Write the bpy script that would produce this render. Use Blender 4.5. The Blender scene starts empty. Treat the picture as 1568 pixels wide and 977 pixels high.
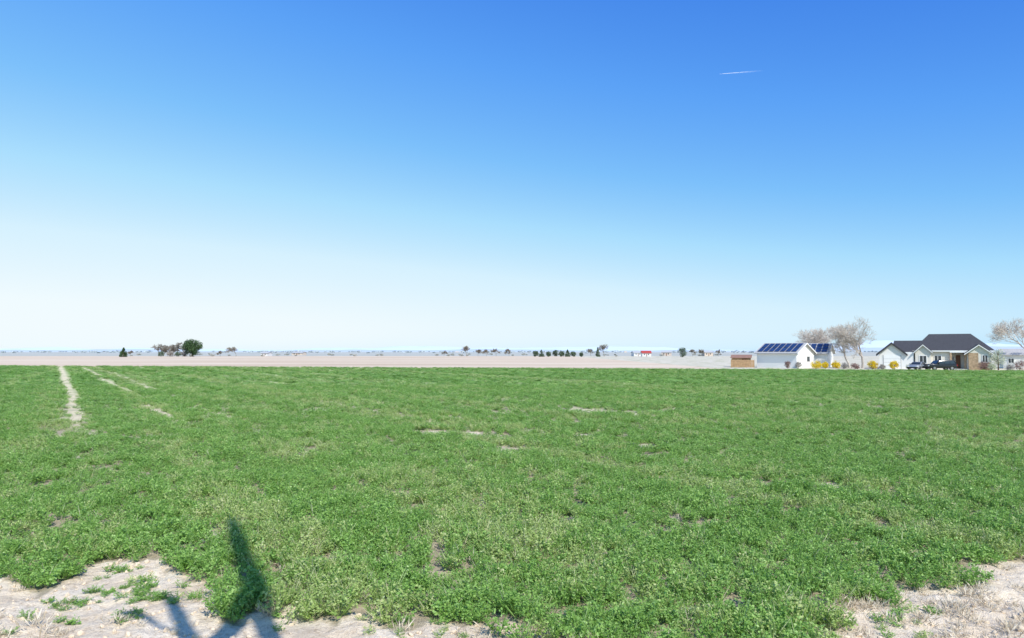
import bpy, bmesh, math, random
import numpy as np
from mathutils import Vector, Matrix, Euler
random.seed(7); RNG=np.random.default_rng(7)
sc=bpy.context.scene
# ------------------------------------------------------------------ camera
H=2.8; F=1040.0; HZ=538.0; PITCH=math.atan((HZ-488.5)/F)
cd=bpy.data.cameras.new('camera'); cam=bpy.data.objects.new('camera',cd); sc.collection.objects.link(cam)
cd.sensor_width=36; cd.lens=36*F/1568; cd.clip_start=0.05; cd.clip_end=120000
cam.location=(0,0,H); cam.rotation_euler=(math.pi/2+PITCH,0,0); sc.camera=cam
def gx(px,d): return (px-784)/F*d
def gp(px,py):
    d=H*F/(py-HZ); return (gx(px,d),d)
# ------------------------------------------------------------------ light
EL=math.radians(47); AZ=math.radians(152.3)
SUN=Vector((math.sin(AZ)*math.cos(EL),math.cos(AZ)*math.cos(EL),math.sin(EL)))
sl=bpy.data.lights.new('sun','SUN'); sl.energy=5.0; sl.angle=math.radians(0.4); sl.color=(1,0.96,0.9)
so=bpy.data.objects.new('sun',sl); sc.collection.objects.link(so); so.rotation_euler=SUN.to_track_quat('Z','Y').to_euler(); so.location=(30,-40,60)
w=bpy.data.worlds.new('World'); sc.world=w; w.use_nodes=True
nt=w.node_tree; nt.nodes.clear()
sky=nt.nodes.new('ShaderNodeTexSky'); sky.sky_type='NISHITA'; sky.sun_disc=False
sky.sun_elevation=EL; sky.sun_rotation=AZ; sky.air_density=1.0; sky.dust_density=0.6; sky.ozone_density=2.0; sky.altitude=800
sepc=nt.nodes.new('ShaderNodeSeparateColor'); nt.links.new(sky.outputs[0],sepc.inputs[0])
# hand-set sky gradient: brightness scaled up towards world -X, down towards +X
wtc=nt.nodes.new('ShaderNodeTexCoord'); wsp=nt.nodes.new('ShaderNodeSeparateXYZ'); nt.links.new(wtc.outputs['Generated'],wsp.inputs[0])
hz=nt.nodes.new('ShaderNodeMath'); hz.operation='MULTIPLY_ADD'; hz.inputs[1].default_value=-0.26; hz.inputs[2].default_value=1.0; nt.links.new(wsp.outputs[0],hz.inputs[0])
hm=nt.nodes.new('ShaderNodeMath'); hm.operation='MULTIPLY'; nt.links.new(sepc.outputs[1],hm.inputs[0]); nt.links.new(hz.outputs[0],hm.inputs[1])
dv=nt.nodes.new('ShaderNodeMath'); dv.operation='DIVIDE'; dv.inputs[1].default_value=14.0; nt.links.new(hm.outputs[0],dv.inputs[0])
cr=nt.nodes.new('ShaderNodeValToRGB'); nt.links.new(dv.outputs[0],cr.inputs[0])
def s2l(c): c=c/255; return c/12.92 if c<=.04045 else ((c+.055)/1.055)**2.4
STOPS=[(.85,(24,66,140)),(1.15,(44,96,190)),(1.45,(62,128,230)),(2.1,(92,162,246)),(3.0,(125,192,251)),(4.2,(170,222,254)),(6,(214,241,255)),(9,(240,251,255)),(13.5,(249,252,254))]
e=cr.color_ramp.elements
while len(e)<len(STOPS): e.new(.5)
for k,(p,c) in enumerate(STOPS): e[k].position=p/14.0; e[k].color=(s2l(c[0]),s2l(c[1]),s2l(c[2]),1)
sc10=nt.nodes.new('ShaderNodeVectorMath'); sc10.operation='SCALE'; sc10.inputs['Scale'].default_value=10.0; nt.links.new(cr.outputs[0],sc10.inputs[0])
bg=nt.nodes.new('ShaderNodeBackground'); bg.inputs[1].default_value=0.1
wo=nt.nodes.new('ShaderNodeOutputWorld')
nt.links.new(sc10.outputs[0],bg.inputs[0]); nt.links.new(bg.outputs[0],wo.inputs[0])
sc.view_settings.view_transform='Standard'; sc.view_settings.look='None'; sc.view_settings.exposure=0
# ------------------------------------------------------------------ numpy noise
def _h(ix,iy,s):
    n=(ix.astype(np.int64)*374761393+iy.astype(np.int64)*668265263+s*982451653)&0xffffffff
    n=((n^(n>>13))*1274126177)&0xffffffff
    return ((n^(n>>16))&0xffff)/65535.0
def vn(x,y,s=0):
    x=np.asarray(x,float);y=np.asarray(y,float)
    ix=np.floor(x);iy=np.floor(y);fx=x-ix;fy=y-iy
    fx=fx*fx*(3-2*fx);fy=fy*fy*(3-2*fy)
    a=_h(ix,iy,s);b=_h(ix+1,iy,s);c=_h(ix,iy+1,s);d=_h(ix+1,iy+1,s)
    return (a*(1-fx)+b*fx)*(1-fy)+(c*(1-fx)+d*fx)*fy
def fbm(x,y,s=0,o=3):
    r=0;a=.5;t=0
    for i in range(o):
        r=r+a*vn(x*2**i,y*2**i,s+i*17);t+=a;a*=.5
    return r/t
def sstep(a,b,x):
    t=np.clip((x-a)/(b-a),0,1);return t*t*(3-2*t)
# ------------------------------------------------------------------ layout masks (world metres)
def pip(poly,x,y):
    ins=np.zeros(x.shape,bool);n=len(poly);j=n-1
    for i in range(n):
        xi,yi=poly[i];xj,yj=poly[j]
        c=((yi>y)!=(yj>y))&(x<(xj-xi)*(y-yi)/((yj-yi)+1e-12)+xi)
        ins^=c;j=i
    return ins
LP=[gp(*p) for p in [(-300,858),(0,862),(25,880),(55,908),(78,902),(110,882),(140,858),(185,848),(245,848),(275,862),(300,872),(340,885),(352,915),(395,945),(428,930),(440,893),(462,900),(482,938),(540,950),(575,925),(605,952),(660,938),(720,952),(770,950),(800,972),(900,990),(1000,1010),(1000,1300),(-300,1300)]]
RP=[gp(*p) for p in [(1230,1300),(1262,965),(1285,935),(1320,925),(1365,928),(1380,892),(1440,898),(1475,885),(1490,852),(1530,842),(1568,845),(1900,838),(1900,1300)]]
def dirtmask(x,y):
    wx=x+(fbm(x*3,y*3,5)-.5)*.8; wy=y+(fbm(x*3+40,y*3,9)-.5)*.9
    return pip(LP,wx,wy)|pip(RP,wx,wy)|(y<5.9)
PATCH=[(670,663,30,3.3),(722,664,24,3.3),(115,640,6,11),(138,664,8,3.5),(310,680,16,3.5),(145,695,14,3.5),(380,666,22,2.6),(475,672,14,2.4),(775,686,20,3.5),(890,628,28,2.0),(945,631,22,1.8),(485,628,20,2.0),(690,640,16,1.6),(895,668,18,2.6),(945,680,16,2.6),(985,684,20,3),(815,660,20,2),(1125,737,12,4),(1170,742,20,5),(1268,745,22,6),(1352,758,20,4),(1325,775,18,4),(1350,811,18,6),(735,764,14,3),(330,822,12,6),(225,670,14,3),(300,650,14,2.4),(1310,880,12,7)]
PW=[]
for (a,b,c,d_) in PATCH:
    x0,y0=gp(a,b); rx=c*y0/F; ry=1.25*d_*y0*y0/(H*F); PW.append((x0,y0,rx,ry))
TRK=[(1.1,.42,1.0,23),(5.0,.4,.85,24),(7.4,.4,.6,22),(-3.5,.35,.45,26),(11,.4,.45,22),(15,.4,.5,20),(20,.4,.4,22),(26,.5,.5,20),(33,.5,.4,22),(41,.6,.45,22),(50,.7,.4,24),(60,.7,.4,26)]
def trackval(x,y):
    c=x+0.672*y+(fbm(y*.12,x*0,3)-.5)*.8
    t=np.zeros(x.shape)
    for k,(c0,wd,am,ys_) in enumerate(TRK):
        wv_=wd*(1+1.0*sstep(35,100,y))
        br=np.clip(vn(y*.10+k*7,y*0,21+k)*1.8,.2,1) if am<.9 else 1
        t=np.maximum(t,np.exp(-((c-c0)/wv_)**2)*sstep(ys_-2,ys_+8,y)*am*br)
    return t*(.55+.8*fbm(x*.5,y*.5,31))
def bare(x,y):
    b=np.zeros(x.shape)
    nz=fbm(x*1.3,y*1.3,77)
    for (x0,y0,rx,ry) in PW:
        q=((x-x0)/rx)**2+((y-y0)/ry)**2
        b=np.maximum(b,np.clip(1.45-q,0,1)*(nz*1.9))
    return np.clip(np.maximum(b,trackval(x,y)),0,1)
def EDGE(x): return 112-0.2*x
def gz(x,y):
    x=np.asarray(x,float);y=np.asarray(y,float)
    f=1-sstep(13,24,y); f=f*(1-sstep(12,20,np.abs(x)))
    z=(fbm(x*.7,y*.7,1)-.5)*.16+(fbm(x*3.1,y*3.1,2)-.5)*.09+(fbm(x*9,y*9,4,2)-.5)*.045
    return z*f
# ------------------------------------------------------------------ node helpers
def mat(name):
    m=bpy.data.materials.new(name); m.use_nodes=True; n=m.node_tree
    return m,n,n.nodes['Principled BSDF']
def nn(n,t,**k):
    a=n.nodes.new(t)
    for q,v in k.items(): setattr(a,q,v)
    return a
def ramp(n,src,stops):
    r=nn(n,'ShaderNodeValToRGB'); e=r.color_ramp.elements
    while len(e)<len(stops): e.new(.5)
    for i,(p,c) in enumerate(stops):
        e[i].position=p; e[i].color=(c[0],c[1],c[2],1)
    n.links.new(src,r.inputs[0]); return r.outputs[0]
def math_(n,op,a,b=None,c=None):
    m=nn(n,'ShaderNodeMath',operation=op)
    for i,v in enumerate((a,b,c)):
        if v is None: continue
        if isinstance(v,(int,float)): m.inputs[i].default_value=v
        else: n.links.new(v,m.inputs[i])
    return m.outputs[0]
def mixc(n,f,a,b):
    m=nn(n,'ShaderNodeMix',data_type='RGBA')
    for s,v in ((m.inputs[0],f),(m.inputs[6],a),(m.inputs[7],b)):
        if isinstance(v,(int,float)): s.default_value=v
        elif isinstance(v,tuple): s.default_value=(v[0],v[1],v[2],1)
        else: n.links.new(v,s)
    return m.outputs[2]
def noise(n,vec,scale,detail=4,rough=.6):
    t=nn(n,'ShaderNodeTexNoise'); t.inputs['Scale'].default_value=scale; t.inputs['Detail'].default_value=detail; t.inputs['Roughness'].default_value=rough
    if vec is not None: n.links.new(vec,t.inputs['Vector'])
    return t.outputs['Fac']
def maprange(n,v,a,b,c=0,d=1):
    m=nn(n,'ShaderNodeMapRange'); m.interpolation_type='SMOOTHSTEP'
    n.links.new(v,m.inputs[0])
    for i,q in enumerate((a,b,c,d)): m.inputs[i+1].default_value=q
    return m.outputs[0]
def simple(name,col,rough=.7,var=.15,scale=3,metal=0,spec=.3):
    m,n,b=mat(name)
    tc=nn(n,'ShaderNodeTexCoord'); f=noise(n,tc.outputs['Object'],scale)
    c=ramp(n,f,[(.3,tuple(x*(1-var) for x in col)),(.7,tuple(min(1,x*(1+var)) for x in col))])
    n.links.new(c,b.inputs['Base Color']); b.inputs['Roughness'].default_value=rough; b.inputs['Metallic'].default_value=metal
    b.inputs['Specular IOR Level'].default_value=spec
    return m
# ------------------------------------------------------------------ ground
def axis(fine0,fine1,step,grow,lim,pre=None):
    a=list(np.arange(fine0,fine1,step)); s=step;v=a[-1]
    while v<lim: s*=grow; v+=s; a.append(v)
    s=pre or step; v=fine0; b=[]
    while v>-lim: s*=grow; v-=s; b.append(v)
    return np.array(b[::-1]+a)
def mesh_np(name,V,Fc):
    me=bpy.data.meshes.new(name); V=np.asarray(V,np.float32); Fc=np.asarray(Fc,np.int32); k=Fc.shape[1]
    me.vertices.add(len(V)); me.vertices.foreach_set('co',V.ravel())
    me.loops.add(Fc.size); me.loops.foreach_set('vertex_index',Fc.ravel())
    me.polygons.add(len(Fc)); me.polygons.foreach_set('loop_start',np.arange(0,Fc.size,k,dtype=np.int32))
    me.update(calc_edges=True); return me
xs=axis(-8.5,8.5,.05,1.13,45000); ys=axis(5.6,11.5,.05,1.11,60000)
X,Y=np.meshgrid(xs,ys); Z=gz(X,Y)
nx,ny=len(xs),len(ys)
V=np.stack([X.ravel(),Y.ravel(),Z.ravel()],1)
i=np.arange(nx*ny).reshape(ny,nx)
Fc=np.stack([i[:-1,:-1],i[:-1,1:],i[1:,1:],i[1:,:-1]],-1).reshape(-1,4)
me=mesh_np('ground',V,Fc); me.polygons.foreach_set('use_smooth',[True]*len(me.polygons))
dm=np.maximum(dirtmask(X.ravel(),Y.ravel()).astype(np.float32),np.where((Y.ravel()<60),sstep(.2,.6,bare(X.ravel(),Y.ravel())),0)).astype(np.float32)
at=me.attributes.new('dirt','FLOAT','POINT'); at.data.foreach_set('value',dm)
ground=bpy.data.objects.new('ground',me); sc.collection.objects.link(ground)
m,n,b=mat('ground_soil')
geo=nn(n,'ShaderNodeNewGeometry'); P=geo.outputs['Position']
sp=nn(n,'ShaderNodeSeparateXYZ'); n.links.new(P,sp.inputs[0]); px_,py_=sp.outputs[0],sp.outputs[1]
n1=noise(n,P,1.2,6,.65); n2=noise(n,P,14,5,.7); n3=noise(n,P,70,3,.6)
dirt=ramp(n,n1,[(.3,(.66,.53,.38)),(.5,(.82,.69,.52)),(.72,(.90,.79,.63))])
sh=ramp(n,n2,[(.32,(.58,.52,.45)),(.52,(1,1,1))])
mm=nn(n,'ShaderNodeMix',data_type='RGBA',blend_type='MULTIPLY'); mm.inputs[0].default_value=.7; n.links.new(dirt,mm.inputs[6]); n.links.new(sh,mm.inputs[7]); dirt=mm.outputs[2]
litter=ramp(n,n3,[(.4,(.18,.15,.08)),(.6,(.36,.31,.20))])
dirt=mixc(n,maprange(n,n3,.57,.67,0,.4),dirt,(.36,.27,.17))
ad=nn(n,'ShaderNodeAttribute',attribute_name='dirt')
near=mixc(n,math_(n,'MAXIMUM',ad.outputs['Fac'],math_(n,'LESS_THAN',py_,5.9)),mixc(n,.3,litter,dirt),dirt)
rowc=math_(n,'ADD',px_,math_(n,'MULTIPLY',py_,.672))
cv=nn(n,'ShaderNodeCombineXYZ'); n.links.new(rowc,cv.inputs[0]); n.links.new(math_(n,'MULTIPLY',py_,.05),cv.inputs[1])
nr=noise(n,cv.outputs[0],.6,5,.6); nm=noise(n,P,.25,6,.65)
green=ramp(n,nm,[(.3,(.135,.26,.048)),(.55,(.175,.33,.068)),(.75,(.25,.38,.10))])
streak=maprange(n,nr,.50,.68)
green=mixc(n,math_(n,'MULTIPLY',streak,.6),green,(.42,.47,.20))
fieldc=mixc(n,maprange(n,py_,22,55),near,green)
def tr(c0,wd,amp):
    q=math_(n,'ABSOLUTE',math_(n,'SUBTRACT',rowc,c0)); v=nn(n,'ShaderNodeMapRange'); n.links.new(q,v.inputs[0])
    v.inputs[1].default_value=wd; v.inputs[2].default_value=wd*.2; v.inputs[3].default_value=0; v.inputs[4].default_value=amp
    return v.outputs[0]
t=tr(1.1,.85,1)
for (c0,wd,am) in ((5.0,1.0,.85),(7.4,1.0,.65),(15,1.0,.6),(20,1.0,.45),(26,1.1,.55),(33,1.1,.45),(41,1.2,.55),(50,1.2,.45)): t=math_(n,'MAXIMUM',t,tr(c0,wd,am))
t=math_(n,'MULTIPLY',t,maprange(n,noise(n,P,.5,3),.3,.55,.35,1)); t=math_(n,'MULTIPLY',t,maprange(n,py_,20,30))
fieldc=mixc(n,t,fieldc,(.72,.62,.42))
edge=math_(n,'SUBTRACT',math_(n,'ADD',py_,math_(n,'MULTIPLY',px_,.2)),112)
edge=math_(n,'ADD',edge,math_(n,'MULTIPLY',noise(n,P,.4),1.2))
sv=nn(n,'ShaderNodeMapping'); sv.inputs['Scale'].default_value=(.01,.06,1); n.links.new(P,sv.inputs[0])
ns=noise(n,sv.outputs[0],1,5,.6)
fallow=ramp(n,ns,[(.3,(.52,.40,.28)),(.5,(.63,.50,.37)),(.7,(.73,.62,.49))])
yard=ramp(n,noise(n,P,.3,5),[(.35,(.35,.36,.2)),(.5,(.60,.54,.43)),(.7,(.70,.65,.55))])
isy=math_(n,'GREATER_THAN',px_,34)
beyond=mixc(n,isy,fallow,yard)
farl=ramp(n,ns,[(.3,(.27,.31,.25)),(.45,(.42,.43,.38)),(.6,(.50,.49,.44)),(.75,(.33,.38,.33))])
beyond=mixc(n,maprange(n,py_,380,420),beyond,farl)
beyond=mixc(n,maprange(n,py_,500,5000,0,.85),beyond,(.50,.57,.62))  # aerial haze painted into the ground colour, stronger with distance
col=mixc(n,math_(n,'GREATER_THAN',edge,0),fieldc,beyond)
n.links.new(col,b.inputs['Base Color']); b.inputs['Roughness'].default_value=.95; b.inputs['Specular IOR Level'].default_value=.1
bp=nn(n,'ShaderNodeBump'); bp.inputs['Strength'].default_value=.8; bp.inputs['Distance'].default_value=.05
n.links.new(math_(n,'ADD',n2,math_(n,'MULTIPLY',n3,.5)),bp.inputs['Height']); n.links.new(bp.outputs[0],b.inputs['Normal'])
me.materials.append(m)
# ------------------------------------------------------------------ foliage materials
def leafmat(name,stops,trans=.35,rough=.5,spec=.35):
    m,n,b=mat(name)
    a=nn(n,'ShaderNodeAttribute',attribute_name='tint'); oi=nn(n,'ShaderNodeObjectInfo')
    f=math_(n,'ADD',math_(n,'MULTIPLY',a.outputs['Fac'],.75),math_(n,'MULTIPLY',oi.outputs['Random'],.25))
    c=ramp(n,f,stops); n.links.new(c,b.inputs['Base Color']); b.inputs['Roughness'].default_value=rough; b.inputs['Specular IOR Level'].default_value=spec
    if trans>0:
        t=nn(n,'ShaderNodeBsdfTranslucent'); n.links.new(c,t.inputs[0]); mx=nn(n,'ShaderNodeMixShader'); mx.inputs[0].default_value=trans
        n.links.new(b.outputs[0],mx.inputs[1]); n.links.new(t.outputs[0],mx.inputs[2]); n.links.new(mx.outputs[0],n.nodes['Material Output'].inputs[0])
    return m
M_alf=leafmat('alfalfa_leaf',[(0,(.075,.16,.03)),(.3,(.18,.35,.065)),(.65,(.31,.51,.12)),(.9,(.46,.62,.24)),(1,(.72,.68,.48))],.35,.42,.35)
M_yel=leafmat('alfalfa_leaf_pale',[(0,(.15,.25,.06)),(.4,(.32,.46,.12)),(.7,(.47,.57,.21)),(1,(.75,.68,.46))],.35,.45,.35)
M_straw=leafmat('dry_straw',[(0,(.30,.23,.15)),(.5,(.58,.49,.36)),(1,(.86,.79,.66))],.15,.8,.1)
def leaf_mesh(name,C,D,N,L,W,T,m):
    """quads (diamonds): centre C, direction D, normal N"""
    D=D/np.linalg.norm(D,axis=1,keepdims=True); S=np.cross(D,N); S/= (np.linalg.norm(S,axis=1,keepdims=True)+1e-9)
    L=L[:,None];W=W[:,None]
    v=np.stack([C-D*L*.5,C+S*W*.5+D*L*.08,C+D*L*.5,C-S*W*.5+D*L*.08],1).reshape(-1,3)
    f=np.arange(len(v)).reshape(-1,4)
    me=mesh_np(name,v,f); a=me.attributes.new('tint','FLOAT','POINT'); a.data.foreach_set('value',np.repeat(T,4).astype(np.float32))
    me.materials.append(m); return me
def rdir(k,up=0,s=1):
    d=RNG.normal(size=(k,3))*s; d[:,2]+=up; return d/np.linalg.norm(d,axis=1,keepdims=True)
def alf(name,seed,m,groups=95,R=.17,Hh=.26,bl=1.25,straws=3):
    r=RNG; ns=13
    a=r.uniform(0,2*np.pi,ns); sp_=r.uniform(.1,1,ns)**.6*R; hh=Hh*r.uniform(.5,1.0,ns)*(1-.35*(sp_/R)**2)
    si=r.integers(0,ns,groups); t=r.uniform(.25,1,groups)**.6
    base=np.stack([np.cos(a)*sp_,np.sin(a)*sp_,hh],1)[si]
    c=base*t[:,None]; c[:,:2]*= (t**.5)[:,None]; c+=r.normal(size=c.shape)*.014
    c=np.repeat(c,3,0); k=len(c)
    d=rdir(k,.15); d[:,2]*=.6
    C=c+d*.016; N=rdir(k,1.3); L=r.uniform(.018,.032,k)*bl; W=L*r.uniform(.5,.7,k)
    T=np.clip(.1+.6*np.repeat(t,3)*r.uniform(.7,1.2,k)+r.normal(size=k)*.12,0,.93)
    q=ns+straws; a2=r.uniform(0,6.28,q); e=np.stack([np.cos(a2)*R*.9,np.sin(a2)*R*.9,r.uniform(.6,1.1,q)*Hh],1)
    C=np.vstack([C,e*.5]); D=np.vstack([d,e]); N=np.vstack([N,rdir(q,.2)]); L=np.concatenate([L,np.linalg.norm(e,axis=1)]); W=np.concatenate([W,np.full(q,.007)])
    T=np.concatenate([T,np.where(np.arange(q)<ns,.3,1.0)])
    me=leaf_mesh(name,C,D,N,L,W,T,m); return bpy.data.objects.new(name,me)
def coll(name,obs):
    c=bpy.data.collections.new(name)
    for o in obs: c.objects.link(o)
    return c
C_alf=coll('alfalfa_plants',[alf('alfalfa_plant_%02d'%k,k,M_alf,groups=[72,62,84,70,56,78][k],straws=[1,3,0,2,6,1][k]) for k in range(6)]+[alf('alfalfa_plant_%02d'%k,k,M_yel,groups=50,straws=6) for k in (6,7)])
def grass(name,k,m,Hh,R,wd=.006,tl=(0,1),flat=.6):
    a=RNG.uniform(0,6.28,k); lean=RNG.uniform(.1,1,k)*flat; b0=np.stack([RNG.normal(size=k)*R*.4,RNG.normal(size=k)*R*.4,np.zeros(k)],1)
    l=RNG.uniform(.4,1,k)*Hh
    d=np.stack([np.cos(a)*lean*1.5,np.sin(a)*lean*1.5,1-lean*.8],1); d/=np.linalg.norm(d,axis=1,keepdims=True)
    C=b0+d*l[:,None]*.5; me=leaf_mesh(name,C,d,rdir(k,.1),l,np.full(k,wd)*RNG.uniform(.6,1.6,k),RNG.uniform(tl[0],tl[1],k),m)
    return bpy.data.objects.new(name,me)
C_dry=coll('dry_grass_tufts',[grass('dry_grass_tuft_%02d'%k,[50,70,40,60][k],M_straw,[.14,.10,.2,.12][k],.13,.007,flat=[.6,1.1,.5,1.15][k]) for k in range(4)])
M_clod=simple('dirt_clod',(.66,.54,.40),.95,.25,6,spec=.1)
def clod(name,k):
    bm=bmesh.new(); bmesh.ops.create_icosphere(bm,subdivisions=2,radius=.5)
    for v in bm.verts:
        q=vn(np.array([v.co.x*3+k*9.]),np.array([v.co.y*3+v.co.z*5.]),k)[0]; v.co*= .7+.6*q; v.co.z*=.6
    me=bpy.data.meshes.new(name); bm.to_mesh(me); bm.free(); me.materials.append(M_clod); return bpy.data.objects.new(name,me)
C_clod=coll('dirt_clods',[clod('dirt_clod_%02d'%k,k) for k in range(4)])
def instancer(name,pts,rot,scl,idx,col):
    me=bpy.data.meshes.new(name); me.vertices.add(len(pts)); me.vertices.foreach_set('co',np.asarray(pts,np.float32).ravel())
    a=me.attributes.new('rot','FLOAT_VECTOR','POINT'); a.data.foreach_set('vector',np.asarray(rot,np.float32).ravel())
    a=me.attributes.new('scl','FLOAT_VECTOR','POINT'); a.data.foreach_set('vector',np.asarray(scl,np.float32).ravel())
    a=me.attributes.new('idx','INT','POINT'); a.data.foreach_set('value',np.asarray(idx,np.int32))
    ob=bpy.data.objects.new(name,me); sc.collection.objects.link(ob)
    g=bpy.data.node_groups.new(name+'_scatter','GeometryNodeTree')
    g.interface.new_socket(name='Geometry',in_out='INPUT',socket_type='NodeSocketGeometry'); g.interface.new_socket(name='Geometry',in_out='OUTPUT',socket_type='NodeSocketGeometry')
    gi=g.nodes.new('NodeGroupInput'); go=g.nodes.new('NodeGroupOutput'); ip=g.nodes.new('GeometryNodeInstanceOnPoints'); ci=g.nodes.new('GeometryNodeCollectionInfo')
    ci.inputs[0].default_value=col; ci.inputs['Separate Children'].default_value=True; ci.inputs['Reset Children'].default_value=True
    def na(nm,t):
        q=g.nodes.new('GeometryNodeInputNamedAttribute'); q.data_type=t; q.inputs[0].default_value=nm; return [o for o in q.outputs if o.enabled][0]
    g.links.new(gi.outputs[0],ip.inputs['Points']); g.links.new(ci.outputs[0],ip.inputs['Instance']); ip.inputs['Pick Instance'].default_value=True
    er=g.nodes.new('FunctionNodeEulerToRotation'); g.links.new(na('rot','FLOAT_VECTOR'),er.inputs[0])
    g.links.new(er.outputs[0],ip.inputs['Rotation']); g.links.new(na('scl','FLOAT_VECTOR'),ip.inputs['Scale']); g.links.new(na('idx','INT'),ip.inputs['Instance Index'])
    g.links.new(ip.outputs[0],go.inputs[0])
    md=ob.modifiers.new('scatter','NODES'); md.node_group=g
    return ob
def scatter(y0,y1,dens,margin=3):
    wmax=.82*y1+margin; k=int(dens*(y1-y0)*2*wmax)
    x=RNG.uniform(-wmax,wmax,k); y=RNG.uniform(y0,y1,k); m=np.abs(x)<.82*y+margin
    return x[m],y[m]
XS,YS,SC,HS=[],[],[],[]
for (y0,y1,dn,s,hs) in ((5.9,11,48,1.0,1.0),(11,18,36,1.08,1.0),(18,30,21,1.25,.9),(30,55,9,1.75,.8),(55,140,2.2,2.9,.65)):
    x,y=scatter(y0,y1,dn); keep=(y<EDGE(x)-.2)&~dirtmask(x,y)
    bb=bare(x,y); keep&=RNG.uniform(0,1,len(x))>bb*1.25
    thin=fbm(x*.45,y*.45,55); keep&=RNG.uniform(0,1,len(x))<np.clip(1.1-.45*sstep(.55,.8,thin),.25,1)
    x,y=x[keep],y[keep]; XS.append(x);YS.append(y);SC.append(np.full(len(x),s)*RNG.uniform(.7,1.2,len(x))*(1-.15*sstep(.5,.75,thin[keep]))*(1-.55*bb[keep]));HS.append(np.full(len(x),hs))
for (a,b_,r_,k) in ((262,903,.28,30),(212,886,.22,14),(130,912,.35,14),(65,945,.15,5),(190,868,.2,8),(212,934,.12,5),(20,960,.1,2),(455,925,.3,12),(700,958,.4,10),(620,960,.3,8),(1395,935,.3,8),(1330,955,.35,10)):
    x0,y0=gp(a,b_); XS.append(x0+RNG.normal(size=k)*r_*.9);YS.append(y0+RNG.normal(size=k)*r_*.6);SC.append(RNG.uniform(.3,.7,k));HS.append(np.full(k,.7))
x=np.concatenate(XS);y=np.concatenate(YS);s=np.concatenate(SC);hs=np.concatenate(HS)
z=gz(x,y)-.01; K=len(x)
rc_=x+.672*y
yl=fbm(rc_*.6,y*.03,91)*.65+fbm(x*.5,y*.5,93)*.35
pale=(RNG.uniform(0,1,K)<sstep(.46,.66,yl)*.75+.04+.6*bare(x,y))
idx=np.where(pale,RNG.integers(6,8,K),RNG.integers(0,6,K))
rot=np.stack([RNG.normal(size=K)*.15,RNG.normal(size=K)*.15,RNG.uniform(0,6.28,K)],1)
rowh=1-.22*sstep(12,20,y)*sstep(.45,.65,vn(rc_*.9,y*.04,17))
hv=rowh*s*hs*(.65+.65*fbm(x*1.4,y*1.4,14))/np.where(s>1.3,s/1.25,1)
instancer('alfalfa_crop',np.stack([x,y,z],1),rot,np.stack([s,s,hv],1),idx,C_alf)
# dry grass
x,y=scatter(5.5,11.5,20); d=dirtmask(x,y); dr=fbm(x*1.1,y*1.1,66)
keep=np.where(d,RNG.uniform(0,1,len(x))<np.where(x>2,sstep(.2,.45,dr)*1.0,sstep(.4,.7,dr)*.6),RNG.uniform(0,1,len(x))<.10); keep&=y>5.6
x,y=x[keep],y[keep]
x2,y2=scatter(11.5,30,.9);k2=(bare(x2,y2)>.3)|(RNG.uniform(0,1,len(x2))<.3); x=np.concatenate([x,x2[k2]]);y=np.concatenate([y,y2[k2]]);K=len(x)
s=RNG.uniform(.6,1.4,K)
instancer('dry_grass',np.stack([x,y,gz(x,y)],1),np.stack([RNG.normal(size=K)*.2,RNG.normal(size=K)*.2,RNG.uniform(0,6.28,K)],1),np.stack([s,s,s*.7],1),RNG.integers(0,4,K),C_dry)
x,y=scatter(5.5,11.5,70); d=dirtmask(x,y)&(fbm(x*2,y*2,8)>.42); x,y=x[d],y[d];K=len(x); s=.012+.07*RNG.uniform(0,1,K)**4
instancer('dirt_clod_litter',np.stack([x,y,gz(x,y)+s*.1],1),RNG.uniform(0,6.28,(K,3)),np.stack([s,s,s],1),RNG.integers(0,4,K),C_clod)
# ------------------------------------------------------------------ generic mesh helpers
def empty(name,loc,rz=0):
    e=bpy.data.objects.new(name,None); sc.collection.objects.link(e); e.location=loc; e.rotation_euler=(0,0,rz); e.empty_display_size=.5; return e
def obj(name,verts,faces,m,parent=None,smooth=False,bevel=0):
    me=bpy.data.meshes.new(name); me.from_pydata([tuple(v) for v in verts],[],faces); me.update()
    bm=bmesh.new(); bm.from_mesh(me); bmesh.ops.recalc_face_normals(bm,faces=bm.faces); bm.to_mesh(me); bm.free()
    me.materials.append(m); o=bpy.data.objects.new(name,me); sc.collection.objects.link(o)
    if parent: o.parent=parent
    if bevel: md=o.modifiers.new('b','BEVEL'); md.width=bevel; md.segments=2
    if smooth:
        for p in me.polygons: p.use_smooth=True
    return o
BF=[(0,1,2,3),(4,7,6,5),(0,4,5,1),(1,5,6,2),(2,6,7,3),(3,7,4,0)]
def boxes(name,lst,m,parent=None,bevel=0):
    v=[];f=[]
    for (x0,x1,y0,y1,z0,z1) in lst:
        o=len(v); v+=[(x0,y0,z0),(x1,y0,z0),(x1,y1,z0),(x0,y1,z0),(x0,y0,z1),(x1,y0,z1),(x1,y1,z1),(x0,y1,z1)]
        f+=[tuple(o+i for i in q) for q in BF]
    return obj(name,v,f,m,parent,bevel=bevel)
def slab(pts,th):
    k=len(pts); v=[tuple(p) for p in pts]+[(p[0],p[1],p[2]-th) for p in pts]
    f=[tuple(range(k)),tuple(range(2*k-1,k-1,-1))]+[(i,(i+1)%k,k+(i+1)%k,k+i) for i in range(k)]
    return v,f
def slabs(name,polys,th,m,parent):
    V=[];Fx=[]
    for p in polys:
        v,f=slab(p,th); o=len(V); V+=v; Fx+=[tuple(o+i for i in q) for q in f]
    return obj(name,V,Fx,m,parent)
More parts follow.
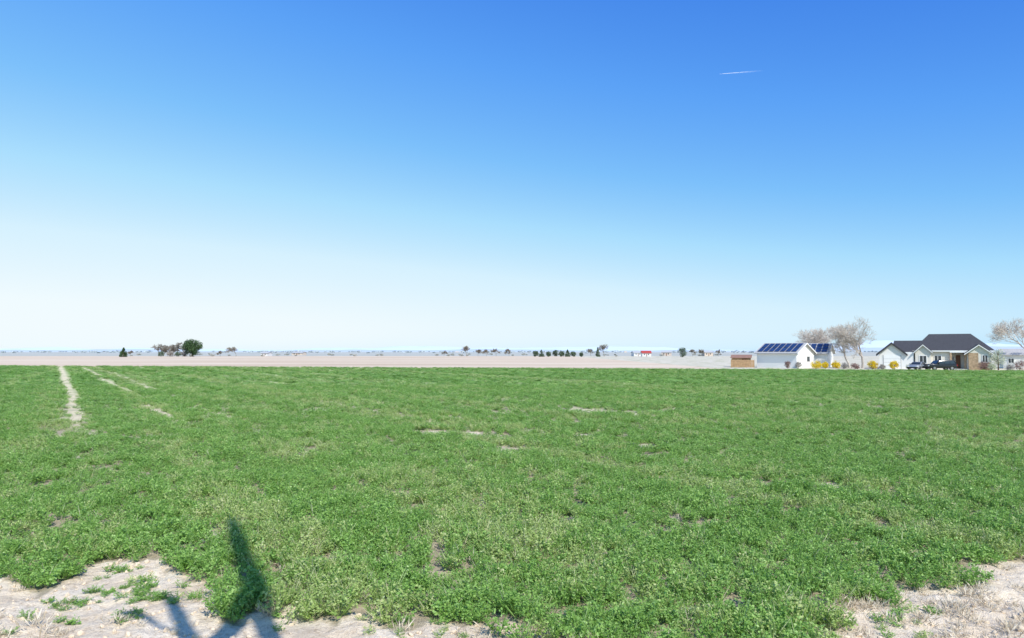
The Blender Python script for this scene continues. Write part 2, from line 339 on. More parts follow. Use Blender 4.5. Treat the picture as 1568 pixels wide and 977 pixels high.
def siding(name,col,per=.2):
    m,n,b=mat(name); tc=nn(n,'ShaderNodeTexCoord'); s_=nn(n,'ShaderNodeSeparateXYZ'); n.links.new(tc.outputs['Object'],s_.inputs[0])
    fr=math_(n,'FRACT',math_(n,'MULTIPLY',s_.outputs[2],1/per)); c=ramp(n,fr,[(0,tuple(x*.7 for x in col)),(.12,col)])
    n.links.new(c,b.inputs['Base Color']); b.inputs['Roughness'].default_value=.6; return m
M_white=siding('white_siding',(.82,.81,.78)); M_cream=siding('cream_siding',(.74,.70,.62)); M_trim=simple('white_trim',(.85,.85,.83),.5,.03)
M_shing=simple('dark_shingles',(.06,.06,.066),.85,.35,8); M_shing2=simple('grey_shingles',(.42,.41,.40),.85,.2,8)
M_stone=simple('tan_stone',(.42,.30,.19),.9,.35,4); M_glass=simple('window_glass',(.03,.04,.05),.08,.1,1,spec=.8)
M_brown=simple('brown_door',(.20,.09,.05),.5); M_wood=simple('fence_wood',(.42,.27,.15),.85,.25,3)
M_red=simple('barn_red',(.42,.07,.06),.7,.15); M_conc=simple('concrete',(.55,.53,.5),.9,.1)
M_pan=simple('solar_cells',(.025,.05,.13),.2,.3,2,spec=.6)
def windows(name,lst,parent,face=-1):
    g=[];fr=[]
    for (u0,u1,v,z0,z1) in lst:
        g.append((u0,u1,v-.03,v+.02,z0,z1)); t=.09
        fr+=[(u0-t,u0,v-.06,v+.02,z0-t,z1+t),(u1,u1+t,v-.06,v+.02,z0-t,z1+t),(u0,u1,v-.06,v+.02,z1,z1+t),(u0,u1,v-.06,v+.02,z0-t,z0),((u0+u1)/2-.03,(u0+u1)/2+.03,v-.05,v-.032,z0,z1)]
    boxes(name+'_glass',g,M_glass,parent); boxes(name+'_frames',fr,M_trim,parent)
# ------------------------------------------------------------------ house with dark hip roof
def place(px,d): return (gx(px,d),d,0)
th=math.atan((1430-784)/F)
HX=empty('house',place(1430,106),-th+math.radians(2))
def U(px): return (px-1430)*.0868
boxes('main_walls',[(U(1398),U(1453),0,9,0,2.75),(U(1478),U(1513),-.6,9,0,2.75),(U(1453),U(1478),1.6,9,0,2.75)],M_cream,HX)
boxes('garage_walls',[(U(1343),U(1398)-.01,-1.0,6,0,2.5)],M_white,HX)
def gable(name,u0,u1,v,ze,zp,m,parent,th_=.15):
    um=(u0+u1)/2; return obj(name,[(u0,v,ze),(u1,v,ze),(um,v,zp),(u0,v+th_,ze),(u1,v+th_,ze),(um,v+th_,zp)],[(0,1,2),(5,4,3),(0,3,4,1),(1,4,5,2),(2,5,3,0)],m,parent)
def gableroof(name,u0,u1,v0,v1,ze,zp,m,parent,oh=.35,t=.16,tm=None):
    um=(u0+u1)/2; sl_=(zp-ze)/(um-u0); a=u0-oh; b_=u1+oh; za=ze-sl_*oh
    slabs(name,[[(a,v0,za+t),(um,v0,zp+t),(um,v1,zp+t),(a,v1,za+t)],[(um,v0,zp+t),(b_,v0,za+t),(b_,v1,za+t),(um,v1,zp+t)]],t,m,parent)
    for nm,p in (('rake_l',[(a,za),(um,zp)]),('rake_r',[(um,zp),(b_,za)])):
        (xa,z1),(xb,z2)=p
        obj(name+'_'+nm,[(xa,v0-.05,z1-.08),(xb,v0-.05,z2-.08),(xb,v0-.05,z2+t*.4),(xa,v0-.05,z1+t*.4),(xa,v0-.004,z1-.08),(xb,v0-.004,z2-.08),(xb,v0-.004,z2+t*.4),(xa,v0-.004,z1+t*.4)],BF,tm or M_trim,parent)
gable('garage_gable',U(1343),U(1383),-1.0,2.5,3.95,M_white,HX)
gableroof('garage_roof',U(1343),U(1383),-1.3,5,2.5,4.0,M_shing,HX,.45,.26,tm=M_shing)
def hip(name,u0,u1,v0,v1,ze,ua,ub,vr,zr,m,parent):
    a,b_,c,d=(u0,v0,ze),(u1,v0,ze),(u1,v1,ze),(u0,v1,ze); r0,r1=(ua,vr,zr),(ub,vr,zr)
    obj(name,[a,b_,c,d,r0,r1,(u0,v0,ze-.18),(u1,v0,ze-.18),(u1,v1,ze-.18),(u0,v1,ze-.18)],[(0,1,5,4),(1,2,5),(2,3,4,5),(3,0,4),(6,9,8,7),(0,6,7,1),(1,7,8,2),(2,8,9,3),(3,9,6,0)],m,parent)
    boxes(name+'_fascia',[(u0,u1,v0-.04,v0-.003,ze-.2,ze-.02),(u0-.04,u0-.003,v0,v1,ze-.2,ze-.02)],M_trim,parent)
hip('wing_roof',U(1362),U(1425),-.9,8.5,2.7,U(1367),U(1415),3.8,4.55,M_shing,HX)
hip('main_roof',U(1396),U(1519),-.35,10.5,2.95,U(1424),U(1489),5,5.6,M_shing,HX)
gable('entry_gable',U(1400),U(1424),-1.2,2.8,3.75,M_cream,HX); gableroof('entry_roof',U(1400),U(1424),-1.5,3.5,2.8,3.8,M_shing,HX,.25)
boxes('entry_bay',[(U(1400),U(1424),-1.2,-.01,0,2.8)],M_cream,HX)
gable('porch_gable',U(1477),U(1513),-1.1,2.55,3.7,M_cream,HX); gableroof('porch_roof',U(1477),U(1513),-1.4,3,2.55,3.75,M_shing,HX,.3)
boxes('stone_veneer',[(U(1480),U(1494),-1.1,-.61,0,2.53),(U(1494)+.01,U(1512),-1.1,-.61,0,1.1),(U(1453),U(1456),-.4,-.1,0,2.6),(U(1474),U(1477),-.4,-.1,0,2.6)],M_stone,HX)
boxes('porch_wall',[(U(1494)+.01,U(1512),-1.09,-.61,1.11,2.54)],M_cream,HX)
boxes('porch_beam',[(U(1453),U(1477),-.42,-.08,2.6,2.8)],M_trim,HX)
boxes('front_door',[(U(1463),U(1470),1.52,1.59,.1,2.2)],M_brown,HX)
boxes('porch_slab',[(U(1450),U(1478),-1.2,1.59,0,.12)],M_conc,HX)
windows('house_windows',[(U(1500),U(1507),-1.09,1.2,2.2),(U(1407),U(1417),-1.2,1.0,2.1),(U(1430),U(1440),0,1.0,2.1),(U(1456.5),U(1460),1.6,.9,2.0)],HX)
boxes('garage_door',[(U(1350),U(1377),-1.05,-1.003,0,2.15)],M_trim,HX)
boxes('garage_door_lines',[(U(1350),U(1377),-1.058,-1.052,z_,z_+.03) for z_ in (.5,1.05,1.6)]+[(U(1350)-.08,U(1350)-.01,-1.05,-1.003,0,2.2),(U(1377)+.01,U(1377)+.08,-1.05,-1.003,0,2.2)],M_shing2,HX)
# ------------------------------------------------------------------ white barn with solar panels
th2=math.atan((1190-784)/F)
def barn(name,loc,rz,L,W,ze,zp,rows,cols,wins,roofm=M_shing2,eo=.35,panels=True):
    e=empty(name,loc,rz)
    boxes('walls',[(-L/2,L/2,0,W,0,ze)],M_white,e)
    for s_ in (-1,1):
        x0=s_*L/2; x1=x0-s_*.12
        obj('gable_end',[(x0,0,ze),(x0,W,ze),(x0,W/2,zp),(x1,0,ze),(x1,W,ze),(x1,W/2,zp)],[(0,1,2),(5,4,3),(0,3,4,1),(1,4,5,2),(2,5,3,0)],M_white,e)
    sl_=(zp-ze)/(W/2); t=.14; a=-L/2-eo; b_=L/2+eo; za=ze-sl_*eo
    slabs('roof',[[(a,-eo,za+t),(b_,-eo,za+t),(b_,W/2,zp+t),(a,W/2,zp+t)],[(a,W/2,zp+t),(b_,W/2,zp+t),(b_,W+eo,za+t),(a,W+eo,za+t)]],t,roofm,e)
    V=[];Fx=[]
    for x_ in (a-.04,b_+.004):
        for (y0_,z0_,y1_,z1_) in ((-eo,za,W/2,zp),(W/2,zp,W+eo,za)):
            o=len(V);V+=[(x_,y0_,z0_-.06),(x_+.036,y0_,z0_-.06),(x_+.036,y1_,z1_-.06),(x_,y1_,z1_-.06),(x_,y0_,z0_+t),(x_+.036,y0_,z0_+t),(x_+.036,y1_,z1_+t),(x_,y1_,z1_+t)];Fx+=[tuple(o+i for i in r) for r in BF]
    obj('rake_trim',V,Fx,M_trim,e)
    if panels:
        PL=[]; m_=.35; pw=(b_-a-2*m_)/cols
        for r in range(rows):
            for c in range(cols):
                x0=a+m_+c*pw+.08; x1=x0+pw-.16; f0=.08+r*(.84/rows)+.025; f1=.08+(r+1)*(.84/rows)-.025
                p=lambda x,f:(x,-eo+(W/2+eo)*f,za+t+.1+(zp-za)*f)
                PL.append([p(x0,f0),p(x1,f0),p(x1,f1),p(x0,f1)])
        slabs('solar_panels',PL,.05,M_pan,e)
    if wins: windows('windows',wins,e)
    return e
b1=barn('white_barn',place(1188,115),-th2+math.radians(-27) ,7.0,6.4,2.55,4.1,2,7,[])
boxes('side_door',[(3.503,3.55,2.0,2.9,0,2.1)],M_trim,b1); boxes('side_window',[(3.503,3.55,3.8,4.7,1.1,1.9)],M_glass,b1)
b2=barn('white_garage',place(1247,118),-th2+math.radians(-12),4.0,6.5,2.5,4.1,3,4,[(-1.2,-.2,0,1,1.8)])
b3=barn('white_outbuilding',place(1560,112),-math.radians(30),4.5,5,2.2,3.1,1,1,[(-1.5,-.8,0,.9,1.6)],M_shing2,.3,False)
fe=empty('wooden_fence',place(1137,117),-th2)
boxes('boards',[(-2+i*.2,-2+i*.2+.18,0,.03,.05,1.3+.03*((i*7)%3)) for i in range(19)],M_wood,fe); boxes('rails',[(-2,1.8,.032,.1,z_,z_+.1) for z_ in (.3,1.0)],M_wood,fe); boxes('posts',[(-2+i*1.25,-1.9+i*1.25,.105,.2,0,1.4) for i in range(4)],M_wood,fe)
shd=empty('wooden_shed',place(1134,121),-th2)
boxes('walls',[(-1.6,1.6,0,2.5,0,1.6)],M_wood,shd); slabs('roof',[[(-1.8,-.2,1.68),(1.8,-.2,1.68),(1.8,2.7,2.2),(-1.8,2.7,2.2)]],.08,simple('rust_roof',(.30,.17,.12),.7,.2),shd); boxes('door',[(.2,1.0,-.04,-.004,0,1.5)],M_brown,shd)
# ------------------------------------------------------------------ cars
M_tire=simple('tyre',(.02,.02,.02),.8); M_rim=simple('rim',(.4,.4,.42),.3,.1,1,.8); M_lamp=simple('lamp_lens',(.8,.8,.78),.15); M_tail=simple('tail_lamp',(.5,.02,.02),.2)
def car(name,loc,rz,paint,kind):
    e=empty(name,loc,rz)
    if kind=='suv':
        low=[(-2.4,.35),(-2.42,.75),(-2.35,1.05),(-1.2,1.12),(2.2,1.1),(2.36,.95),(2.4,.4)]
        top=[(-1.15,1.1),(-.55,1.68),(-.3,1.76),(1.9,1.76),(2.12,1.66),(2.28,1.1)]; zt=1.76
        wins=[[(-.85,1.14),(-.42,1.6),(.2,1.64),(.2,1.14)],[(.28,1.14),(.28,1.64),(1.15,1.64),(1.15,1.14)],[(1.23,1.14),(1.23,1.64),(1.85,1.6),(2.05,1.14)]]
    else:
        low=[(-2.25,.3),(-2.3,.6),(-2.15,.82),(-1.1,.95),(1.6,.98),(2.2,.92),(2.3,.6),(2.25,.3)]
        top=[(-1.05,.95),(-.35,1.38),(.0,1.44),(.85,1.42),(1.65,.98)]; zt=1.44
        wins=[[(-.7,.98),(-.25,1.34),(.22,1.38),(.22,.98)],[(.3,.98),(.3,1.38),(.85,1.34),(1.3,.98)]]
    def ext(nm,prof,w0,w1,m,bev):
        k=len(prof); zs=[p[1] for p in prof]; zl,zh=min(zs),max(zs)
        def wv(z): return w0+(w1-w0)*(z-zl)/(zh-zl)
        v=[(p[0],-wv(p[1]),p[1]) for p in prof]+[(p[0],wv(p[1]),p[1]) for p in prof]
        return obj(nm,v,[tuple(range(k)),tuple(range(2*k-1,k-1,-1))]+[(i,(i+1)%k,k+(i+1)%k,k+i) for i in range(k)],m,e,True,bev)
    ext('body',low,.95,.93,paint,.06); ext('cabin',top,.9,.72,paint,.05)
    zl=top[0][1]
    def wt(z): return .9+(.72-.9)*(z-zl)/(zt-zl)
    V=[];Fx=[]
    for s_ in (-1,1):
        for q in wins:
            o=len(V); V+=[(p[0],s_*(wt(p[1])+.012),p[1]) for p in q]; Fx.append((o,o+1,o+2,o+3))
    a,b_=top[0],top[1]
    V2=[(a[0]+.07,-.8,a[1]+.06),(a[0]+.07,.8,a[1]+.06),(b_[0]-.08,.68,b_[1]-.02),(b_[0]-.08,-.68,b_[1]-.02)]
    o=len(V);V+=[(p[0]-.03,p[1],p[2]+.02) for p in V2];Fx.append((o,o+1,o+2,o+3))
    a,b_=top[-1],top[-2]; V2=[(a[0]+.0,-.78,a[1]+.06),(a[0]+.0,.78,a[1]+.06),(b_[0]+.03,.66,b_[1]-.04),(b_[0]+.03,-.66,b_[1]-.04)]
    o=len(V);V+=[(p[0]+.02,p[1],p[2]+.01) for p in V2];Fx.append((o,o+1,o+2,o+3))
    obj('windows',V,Fx,M_glass,e)
    R=.38 if kind=='suv' else .32
    for nm,cx in (('front',-1.5),('rear',1.45)):
        for sd in (-1,1):
            for pn,rr,ww,mm_ in (('tyre',R,.24,M_tire),('rim',R*.6,.26,M_rim)):
                bm=bmesh.new(); bmesh.ops.create_cone(bm,cap_ends=True,segments=24,radius1=rr,radius2=rr,depth=ww,matrix=Matrix.Translation((cx,sd*.86,R))@Matrix.Rotation(math.pi/2,4,'X'))
                me=bpy.data.meshes.new(pn); bm.to_mesh(me); bm.free(); me.materials.append(mm_); o=bpy.data.objects.new('wheel_%s_%s'%(nm,pn),me); sc.collection.objects.link(o); o.parent=e
    z0=low[1][1]
    boxes('headlamps',[(-2.44,-2.2,-.9,-.6,z0-.02,z0+.16),(-2.44,-2.2,.6,.9,z0-.02,z0+.16)],M_lamp,e); boxes('tail_lamps',[(2.25,2.42,-.92,-.7,z0,z0+.25),(2.25,2.42,.7,.92,z0,z0+.25)],M_tail,e)
    boxes('bumpers',[(-2.5,-2.3,-.85,.85,.35,.55),(2.3,2.48,-.85,.85,.38,.55)],M_tire,e); boxes('mirrors',[(-.85,-.7,-1.08,-.9,zl+.05,zl+.2),(-.85,-.7,.9,1.08,zl+.05,zl+.2)],paint,e)
    return e
P_blk=simple('black_paint',(.012,.013,.016),.2,.1,1,spec=.7); P_slv=simple('silver_paint',(.35,.37,.4),.3,.1,1,.4,spec=.6)
car('parked_suv',place(1438,101),-th+math.radians(30),P_blk,'suv').scale=(.85,.9,.85)
car('parked_sedan',place(1404,103),-th+math.radians(70),P_slv,'sedan').scale=(.85,.85,.85)
# ------------------------------------------------------------------ trees
def tubes(segs,sides=4):
    S=np.array([[*a,*b_,r0,r1] for a,b_,r0,r1 in segs]); A=S[:,:3];B=S[:,3:6]; D=B-A; D/=np.linalg.norm(D,axis=1,keepdims=True)+1e-9
    up=np.where(np.abs(D[:,2:3])>.9,np.array([[1.,0,0]]),np.array([[0,0,1.]])); s_=np.cross(D,up); s_/=np.linalg.norm(s_,axis=1,keepdims=True); t_=np.cross(D,s_)
    an=np.arange(sides)*2*np.pi/sides; ca=np.cos(an)[None,:,None]; sa=np.sin(an)[None,:,None]; ring=s_[:,None]*ca+t_[:,None]*sa
    Va=A[:,None]+ring*S[:,6][:,None,None]; Vb=B[:,None]+ring*S[:,7][:,None,None]; V=np.concatenate([Va,Vb],1).reshape(-1,3); o=np.arange(len(S))[:,None]*2*sides
    F_=[np.stack([o[:,0]+i,o[:,0]+(i+1)%sides,o[:,0]+sides+(i+1)%sides,o[:,0]+sides+i],1) for i in range(sides)]
    return V,np.concatenate(F_)
def skeleton(h,rnd,levels=5,r=None,spread=.6,trunk=.25,kids=3,minr=.012):
    segs=[];tips=[]
    def grow(p,d,l,rad,lv):
        k=3; q=p.copy(); dd=d.copy(); rr=rad
        for i in range(k):
            dd=(dd+Vector((rnd.gauss(0,.12),rnd.gauss(0,.12),rnd.gauss(.05,.08)))).normalized(); q2=q+dd*l/k; r2=max(minr,rr*.86); segs.append((q,q2,rr,r2)); q=q2; rr=r2
            if lv>0 and i>0:
                for j in range(kids-1 if i<k-1 else kids):
                    a=rnd.uniform(0,6.28); s_=rnd.uniform(.35,1)*spread; sd=dd.orthogonal().normalized(); sd.rotate(Matrix.Rotation(a,3,dd)); nd=(dd*(1-s_*.4)+sd*s_).normalized(); grow(q,nd,l*rnd.uniform(.55,.82),rr*.62,lv-1)
        if lv==0: tips.append(q)
    grow(Vector((0,0,-.05)),Vector((0,0,1)),h*trunk,r or h*.028,levels); return segs,tips
M_bark=simple('bark_grey',(.30,.27,.23),.9,.2,4,spec=.1); M_twig=simple('twig_tan',(.64,.57,.50),.9,.12,4,spec=.1); M_barkd=simple('bark_brown',(.14,.10,.07),.9,.2,4,spec=.1)
M_con=leafmat('conifer_needles',[(0,(.03,.06,.025)),(.5,(.07,.13,.05)),(1,(.15,.21,.09))],.15,.7,.2)
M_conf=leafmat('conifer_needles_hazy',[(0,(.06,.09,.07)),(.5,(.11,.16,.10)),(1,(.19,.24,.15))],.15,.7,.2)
M_for=leafmat('forsythia_bloom',[(0,(.45,.30,.02)),(.5,(.85,.66,.04)),(1,(.92,.82,.15))],.3,.6,.1)
M_blo=leafmat('pale_blossom',[(0,(.30,.38,.2)),(.5,(.55,.6,.42)),(1,(.8,.8,.72))],.3,.6,.1)
M_redb=leafmat('reddish_bush',[(0,(.16,.09,.08)),(.5,(.30,.19,.17)),(1,(.45,.32,.28))],.2,.8,.1)
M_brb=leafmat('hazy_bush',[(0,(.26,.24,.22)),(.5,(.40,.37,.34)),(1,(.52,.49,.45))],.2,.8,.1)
def bare_tree(name,loc,h,seed,levels=5,spread=.6,m=None,trunk=.25,kids=3,minr=.014,w=1.0):
    rnd=random.Random(seed); segs,tips=skeleton(h,rnd,levels,spread=spread,trunk=trunk,kids=kids,minr=minr)
    zt=max(s[1].z for s in segs); k=h/zt; segs=[(Vector((a.x*w*k,a.y*w*k,a.z*k)),Vector((b_.x*w*k,b_.y*w*k,b_.z*k)),r0,r1) for a,b_,r0,r1 in segs]
    V_,F_=tubes(segs,3); me=mesh_np(name,V_,F_); me.materials.append(m or M_bark); o=bpy.data.objects.new(name,me); sc.collection.objects.link(o); o.location=loc; o.rotation_euler[2]=seed; return o
def leafy(name,loc,h,w,m,seed,kind='round',n_leaf=5000,ls=.25,z0=.12,bark=None):
    r=np.random.default_rng(seed); e=empty(name,loc)
    nc=60 if kind=='round' else 80
    if kind=='round':
        d=r.normal(size=(nc,3)); d/=np.linalg.norm(d,axis=1,keepdims=True); rad=r.uniform(.25,1,nc)**.5; cc=d*rad[:,None]*np.array([w/2*.85,w/2*.85,h*(1-z0)/2*.88]); cc[:,2]+=h*(z0+(1-z0)/2); cr=r.uniform(.10,.2,nc)*w
    else:
        t=r.uniform(0,1,nc)**1.25; ang=r.uniform(0,6.28,nc); rr=(1-t)**.85*w/2*r.uniform(.4,.95,nc); cc=np.stack([np.cos(ang)*rr,np.sin(ang)*rr,h*(z0+t*(1-z0)*.95)],1); cr=(.05+.12*(1-t))*w
    ii=r.integers(0,nc,n_leaf); dd=r.normal(size=(n_leaf,3)); dd/=np.linalg.norm(dd,axis=1,keepdims=True); C=cc[ii]+dd*(cr[ii]*r.uniform(.2,1,n_leaf)**.5)[:,None]; C[:,2]=np.maximum(C[:,2],.05)
    T=np.clip(r.uniform(0,1,nc)[ii]*.5+.3*r.uniform(0,1,n_leaf)+.2*(dd[:,2]+1)/2,0,1); N=r.normal(size=(n_leaf,3)); D=r.normal(size=(n_leaf,3)); L=r.uniform(.6,1.3,n_leaf)*ls
    me=leaf_mesh('foliage',C,D,N,L,L*.6,T,m); o=bpy.data.objects.new('foliage',me); sc.collection.objects.link(o); o.parent=e
    segs=[(Vector((0,0,-.05)),Vector((0,0,h*.5)),h*.03,h*.018),(Vector((0,0,h*.5)),Vector((0,0,h*.88)),h*.018,h*.006)]
    for k in range(0,nc,2):
        c=Vector(cc[k]); zb=min(h*.8,c.z*.7); segs.append((Vector((0,0,zb)),c,h*.008,h*.003))
    V_,F_=tubes(segs,5); me=mesh_np('trunk_and_limbs',V_,F_); me.materials.append(bark or M_barkd); o=bpy.data.objects.new('trunk_and_limbs',me); sc.collection.objects.link(o); o.parent=e
    return e
bare_tree('bare_tree',place(1320,114),8.9,3,5,.75,M_twig,.28,3,.013,1.1)
bare_tree('bare_tree',place(1300,116),7.6,5,5,.7,M_twig,.26,3,.012,1.1)
bare_tree('bare_tree',place(1260,126),7.7,8,5,.7,M_twig,.26,3,.012,1.15)
bare_tree('bare_tree',place(1240,130),7.0,18,5,.7,M_twig,.26,3,.012,1.1)
bare_tree('bare_tree',place(1577,108),8.4,11,5,.7,M_twig,.26,3,.012,1.0)
for k,(a,d,h,w_) in enumerate(((1249,110,1.25,1.9),(1263,112,1.1,1.2),(1279,111,1.2,1.5),(1335,107,1.3,1.6),(1368,105,1.35,1.5))):
    leafy('forsythia_bush',place(a,d),h,w_,M_for,40+k,'round',900,.16,.02)
leafy('flowering_tree',place(1527,101),3.3,2.4,M_blo,51,'round',1500,.14,.1)
for k,(a,d,h,w_,m_) in enumerate(((1205,111,1.3,1.0,M_redb),(1222,112,1.2,1.2,M_brb),(1505,101,1.3,1.5,M_redb),(1517,100,1.0,1.2,M_blo),(1560,100,1.4,1.8,M_redb),(1545,99,.9,1.2,M_brb),(1292,109,1.0,1.2,M_brb),(1308,108,.9,1.6,M_redb),(1350,106,.8,1.0,M_brb),(1390,105,.8,.9,M_blo))):
    leafy('garden_shrub',place(a,d),h,w_,m_,60+k,'round',700,.13,.02)
D1=360
leafy('round_pine_tree',place(295,D1),9.4,10.3,M_con,71,'round',6500,.55,.08)
leafy('conifer_tree',place(190,D1-20),4.8,4.4,M_con,72,'cone',1800,.45,.05)
for a,h,s_ in ((243,7.0,1),(250,5.0,32),(257,6.4,2),(265,5.2,33),(272,8.0,4),(281,6.5,6),(362,5.4,9),(200,3.4,12),(338,3.2,13)):
    bare_tree('bare_tree',place(a,D1+10),h,s_,4,.75,M_bark,.3,3,.06,1.2)
for k,(a,h,w_) in enumerate(((248,2.6,4),(262,3.0,4.4),(274,2.8,4),(283,3.2,3.5))):
    leafy('roadside_shrub',place(a,D1+4),h,w_,M_brb if k%2 else M_conf,95+k,'round',500,.45,.02)
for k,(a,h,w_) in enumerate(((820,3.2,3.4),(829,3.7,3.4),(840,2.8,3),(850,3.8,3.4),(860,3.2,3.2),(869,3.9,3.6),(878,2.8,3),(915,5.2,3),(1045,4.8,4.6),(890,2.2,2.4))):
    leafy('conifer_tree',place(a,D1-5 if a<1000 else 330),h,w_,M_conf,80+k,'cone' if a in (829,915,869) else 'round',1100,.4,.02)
for a,h,s_ in ((715,6,21),(925,7,22),(905,4.5,23),(760,4.5,24),(780,4.5,25),(1060,4,26),(1075,4,27),(1100,4,28),(745,4,29),(732,4,30),(680,3.4,31)):
    bare_tree('bare_tree',place(a,D1+20),h,s_,4,.75,M_bark,.3,3,.05,1.2)
def massed(name,items,m,ls):
    Cs=[];Ts=[];Ls=[]
    for (x_,y_,h,w_) in items:
        k=70; d=RNG.normal(size=(k,3)); d/=np.linalg.norm(d,axis=1,keepdims=True); c=d*RNG.uniform(.3,1,(k,1))*np.array([w_/2,w_/2,h/2]); c[:,2]+=h/2; c+=np.array([x_,y_,0]); Cs.append(c); Ts.append(RNG.uniform(0,1,k)*.6+RNG.uniform(0,.4)); Ls.append(np.full(k,ls*y_/400))
    C=np.vstack(Cs);T=np.concatenate(Ts);L=np.concatenate(Ls); me=leaf_mesh(name,C,RNG.normal(size=C.shape),RNG.normal(size=C.shape),L,L*.7,T,m); o=bpy.data.objects.new(name,me); sc.collection.objects.link(o); return o
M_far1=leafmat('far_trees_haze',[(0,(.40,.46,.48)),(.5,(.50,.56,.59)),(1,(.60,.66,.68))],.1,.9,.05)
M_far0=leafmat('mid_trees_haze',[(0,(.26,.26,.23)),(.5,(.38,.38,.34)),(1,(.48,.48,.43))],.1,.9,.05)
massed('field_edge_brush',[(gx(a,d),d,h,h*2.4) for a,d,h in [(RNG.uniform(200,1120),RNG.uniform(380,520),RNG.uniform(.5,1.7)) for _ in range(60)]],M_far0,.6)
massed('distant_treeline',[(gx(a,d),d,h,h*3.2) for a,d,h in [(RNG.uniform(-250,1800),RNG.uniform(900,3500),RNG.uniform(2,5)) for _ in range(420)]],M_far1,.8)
def farmhouse(name,px,d,w_,dp,h,zp,wm,rm):
    e=empty(name,place(px,d),random.uniform(-.3,.3)); boxes('walls',[(-w_/2,w_/2,0,dp,0,h)],wm,e)
    slabs('roof',[[(-w_/2-.3,-.3,h),(w_/2+.3,-.3,h),(w_/2+.3,dp/2,zp),(-w_/2-.3,dp/2,zp)],[(-w_/2-.3,dp/2,zp),(w_/2+.3,dp/2,zp),(w_/2+.3,dp+.3,h),(-w_/2-.3,dp+.3,h)]],.15,rm,e)
    for s_ in (-1,1): obj('gable',[(s_*w_/2,0,h),(s_*w_/2,dp,h),(s_*w_/2,dp/2,zp-.2)],[(0,1,2)],wm,e)
    boxes('windows',[(-w_*.3,-w_*.2,-.03,-.004,h*.4,h*.75),(w_*.15,w_*.25,-.03,-.004,h*.4,h*.75)],M_glass,e); boxes('door',[(-w_*.04,w_*.04,-.03,-.004,0,h*.75)],M_brown,e)
    return e
W_=simple('far_white_wall',(.66,.66,.66),.7,.03); Rg=simple('far_grey_roof',(.42,.43,.45),.8,.1); Rr=simple('far_tan_wall',(.6,.5,.42),.8,.1)
for a,d,w1,h,zp,wm,rm in ((405,390,4,1.8,2.6,W_,Rg),(455,470,8,1.8,2.6,Rr,Rg),(977,395,5,2,3,W_,Rg),(1020,420,6,2.2,3.2,Rr,Rg),(1085,400,5,2.2,3.2,Rr,Rg)):
    farmhouse('farmhouse',a,d,w1,6,h,zp,wm,rm)
farmhouse('red_barn',990,370,4.8,6,1.9,3.2,W_,M_red)
its=[]
for _ in range(10):
    a=RNG.uniform(-200,1750); d=RNG.uniform(1200,3600); w1=RNG.uniform(5,12); x_=gx(a,d); its.append((x_,x_+w1,d,d+8,0,RNG.uniform(2.2,3.4)))
boxes('distant_town',its,Rr)
# ------------------------------------------------------------------ distant hills
def ridge(name,dist,h,seed,col,lo=.25):
    m=simple(name+'_mat',col,.95,.03,.001,spec=0); xs_=np.linspace(-dist*1.3,dist*1.3,260); t=fbm(xs_/dist*7+seed,xs_*0,seed,5)
    env=lo+(1-lo)*sstep(.1,.75,xs_/dist); hh=h*env*np.clip(t*1.6-.35,.04,1)
    V_=[];F_=[]
    for i,(a,b_) in enumerate(zip(xs_,hh)):
        V_+=[(a,dist,-5),(a,dist+dist*.06,b_),(a,dist+dist*.15,-5)]
        if i: o=i*3; F_+=[(o-3,o,o+1,o-2),(o-2,o+1,o+2,o-1)]
    obj(name,V_,F_,m,None,True)
ridge('distant_hills',30000,800,3,(.58,.68,.77),.35)  # blue-grey aerial haze is put into the base colour of both ridges
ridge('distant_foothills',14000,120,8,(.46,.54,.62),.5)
# ------------------------------------------------------------------ contrail + aircraft
Zc=11000
def skyp(px,py,alt):
    v=Vector(((px-784)/F,1,(488.5-py)/F)); c,s_=math.cos(PITCH),math.sin(PITCH); v=Vector((v.x,v.y*c-v.z*s_,v.y*s_+v.z*c)); return v*((alt-H)/v.z)+Vector((0,0,H))
A=skyp(1106,113,Zc); B=skyp(1172,108,Zc); ctm,n,b=mat('contrail_ice'); b.inputs['Base Color'].default_value=(.95,.95,.95,1); b.inputs['Roughness'].default_value=1
a=nn(n,'ShaderNodeAttribute',attribute_name='fade'); tc=nn(n,'ShaderNodeTexCoord'); nz_=noise(n,tc.outputs['Object'],.006,3)
n.links.new(math_(n,'MULTIPLY',a.outputs['Fac'],maprange(n,nz_,.3,.6,.5,1)),b.inputs['Alpha'])
V_=[];F_=[];fd=[];K=40;dr=(B-A).normalized();sd=dr.cross(Vector((0,0,1))).normalized();up=sd.cross(dr)
for i in range(K+1):
    t=i/K;c=(B-A)*t;R=8+ (20*t)
    for j in range(8):
        an=j*math.pi/4; V_.append(c+sd*math.cos(an)*R+up*math.sin(an)*R); fd.append(.55*(1-t)**1.5 if t>.03 else .4)
    if i:
        for j in range(8): o=i*8; F_.append((o-8+j,o-8+(j+1)%8,o+(j+1)%8,o+j))
ct=obj('contrail',V_,F_,ctm,None,True); ct.location=A; q=ct.data.attributes.new('fade','FLOAT','POINT'); q.data.foreach_set('value',fd)
M_air=simple('airliner_white',(.85,.85,.87),.3,.02)
ap=empty('airplane',A-dr*60); ap.rotation_euler=(-dr).to_track_quat('X','Z').to_euler()
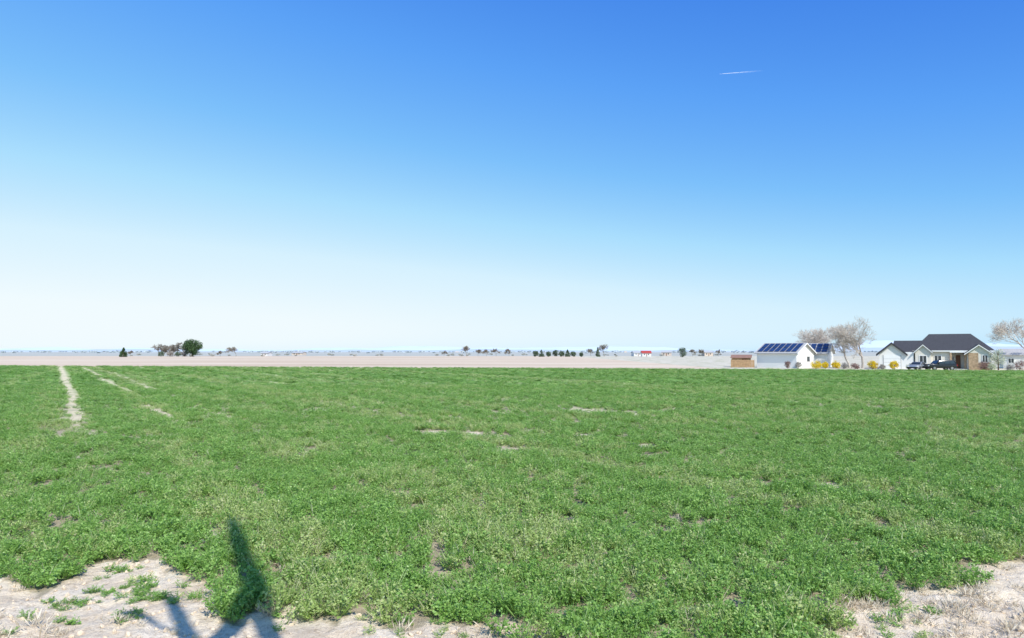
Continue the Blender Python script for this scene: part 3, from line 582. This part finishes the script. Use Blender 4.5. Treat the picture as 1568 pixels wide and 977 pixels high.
V_,F_=tubes([(Vector((-32,0,0)),Vector((-20,0,0)),1.2,3),(Vector((-20,0,0)),Vector((24,0,0)),3,3),(Vector((24,0,0)),Vector((32,0,0)),3,.4)],10); me=mesh_np('fuselage',V_,F_); me.materials.append(M_air); o=bpy.data.objects.new('fuselage',me); sc.collection.objects.link(o); o.parent=ap
slabs('wings',[[(6,0,-1),(-12,30,1),(-16,30,1),(-6,0,-1)],[(6,0,-1),(-12,-30,1),(-16,-30,1),(-6,0,-1)],[(-25,0,1),(-31,10,1),(-33,10,1),(-31,0,1)],[(-25,0,1),(-31,-10,1),(-33,-10,1),(-31,0,1)]],.6,M_air,ap)
obj('tail_fin',[(-24,.3,2),(-31,.3,11),(-34,.3,11),(-32,.3,2),(-24,-.3,2),(-31,-.3,11),(-34,-.3,11),(-32,-.3,2)],BF,M_air,ap)
# ------------------------------------------------------------------ unseen tree-like caster added behind the viewer, shaped from its shadow on the verge
sh2=Vector((-SUN.x,-SUN.y,0)).normalized(); perp=Vector((sh2.y,-sh2.x,0))
x0,y0=gp(425,977); base=Vector((x0,y0,0))-sh2*((y0+0.9)/sh2.y)
def up_(px,py):
    p=Vector((*gp(px,py),0)); L=(p-base).dot(sh2); side=(p-base).dot(perp); return base+perp*side+Vector((0,0,L*math.tan(EL)))
tr_=[base+Vector((0,0,-.1)),base+perp*.02+Vector((0,0,3)),up_(434,985),up_(414,945),up_(392,895),up_(376,855),up_(365,830),up_(355,806)]
rd=[.2,.16,.09,.11,.15,.12,.11,.07]
segs=[(tr_[i],tr_[i+1],rd[i],rd[i+1]) for i in range(len(tr_)-1)]
ch=[up_(392,910),up_(374,936),up_(354,960),up_(327,976),up_(306,972),up_(288,942),up_(268,905)]; rc=[.13,.14,.11,.09,.09,.085,.07]
segs+=[(ch[i],ch[i+1],rc[i],rc[i+1]) for i in range(len(ch)-1)]
ch=[up_(306,972),up_(262,950),up_(230,934),up_(212,930),up_(196,934)]; rc=[.03,.025,.05,.09,.05]
segs+=[(ch[i],ch[i+1],rc[i],rc[i+1]) for i in range(len(ch)-1)]
V_,F_=tubes(segs,8); me=mesh_np('unseen_shadow_caster',V_,F_); me.materials.append(M_barkd); o=bpy.data.objects.new('unseen_shadow_caster',me); sc.collection.objects.link(o)
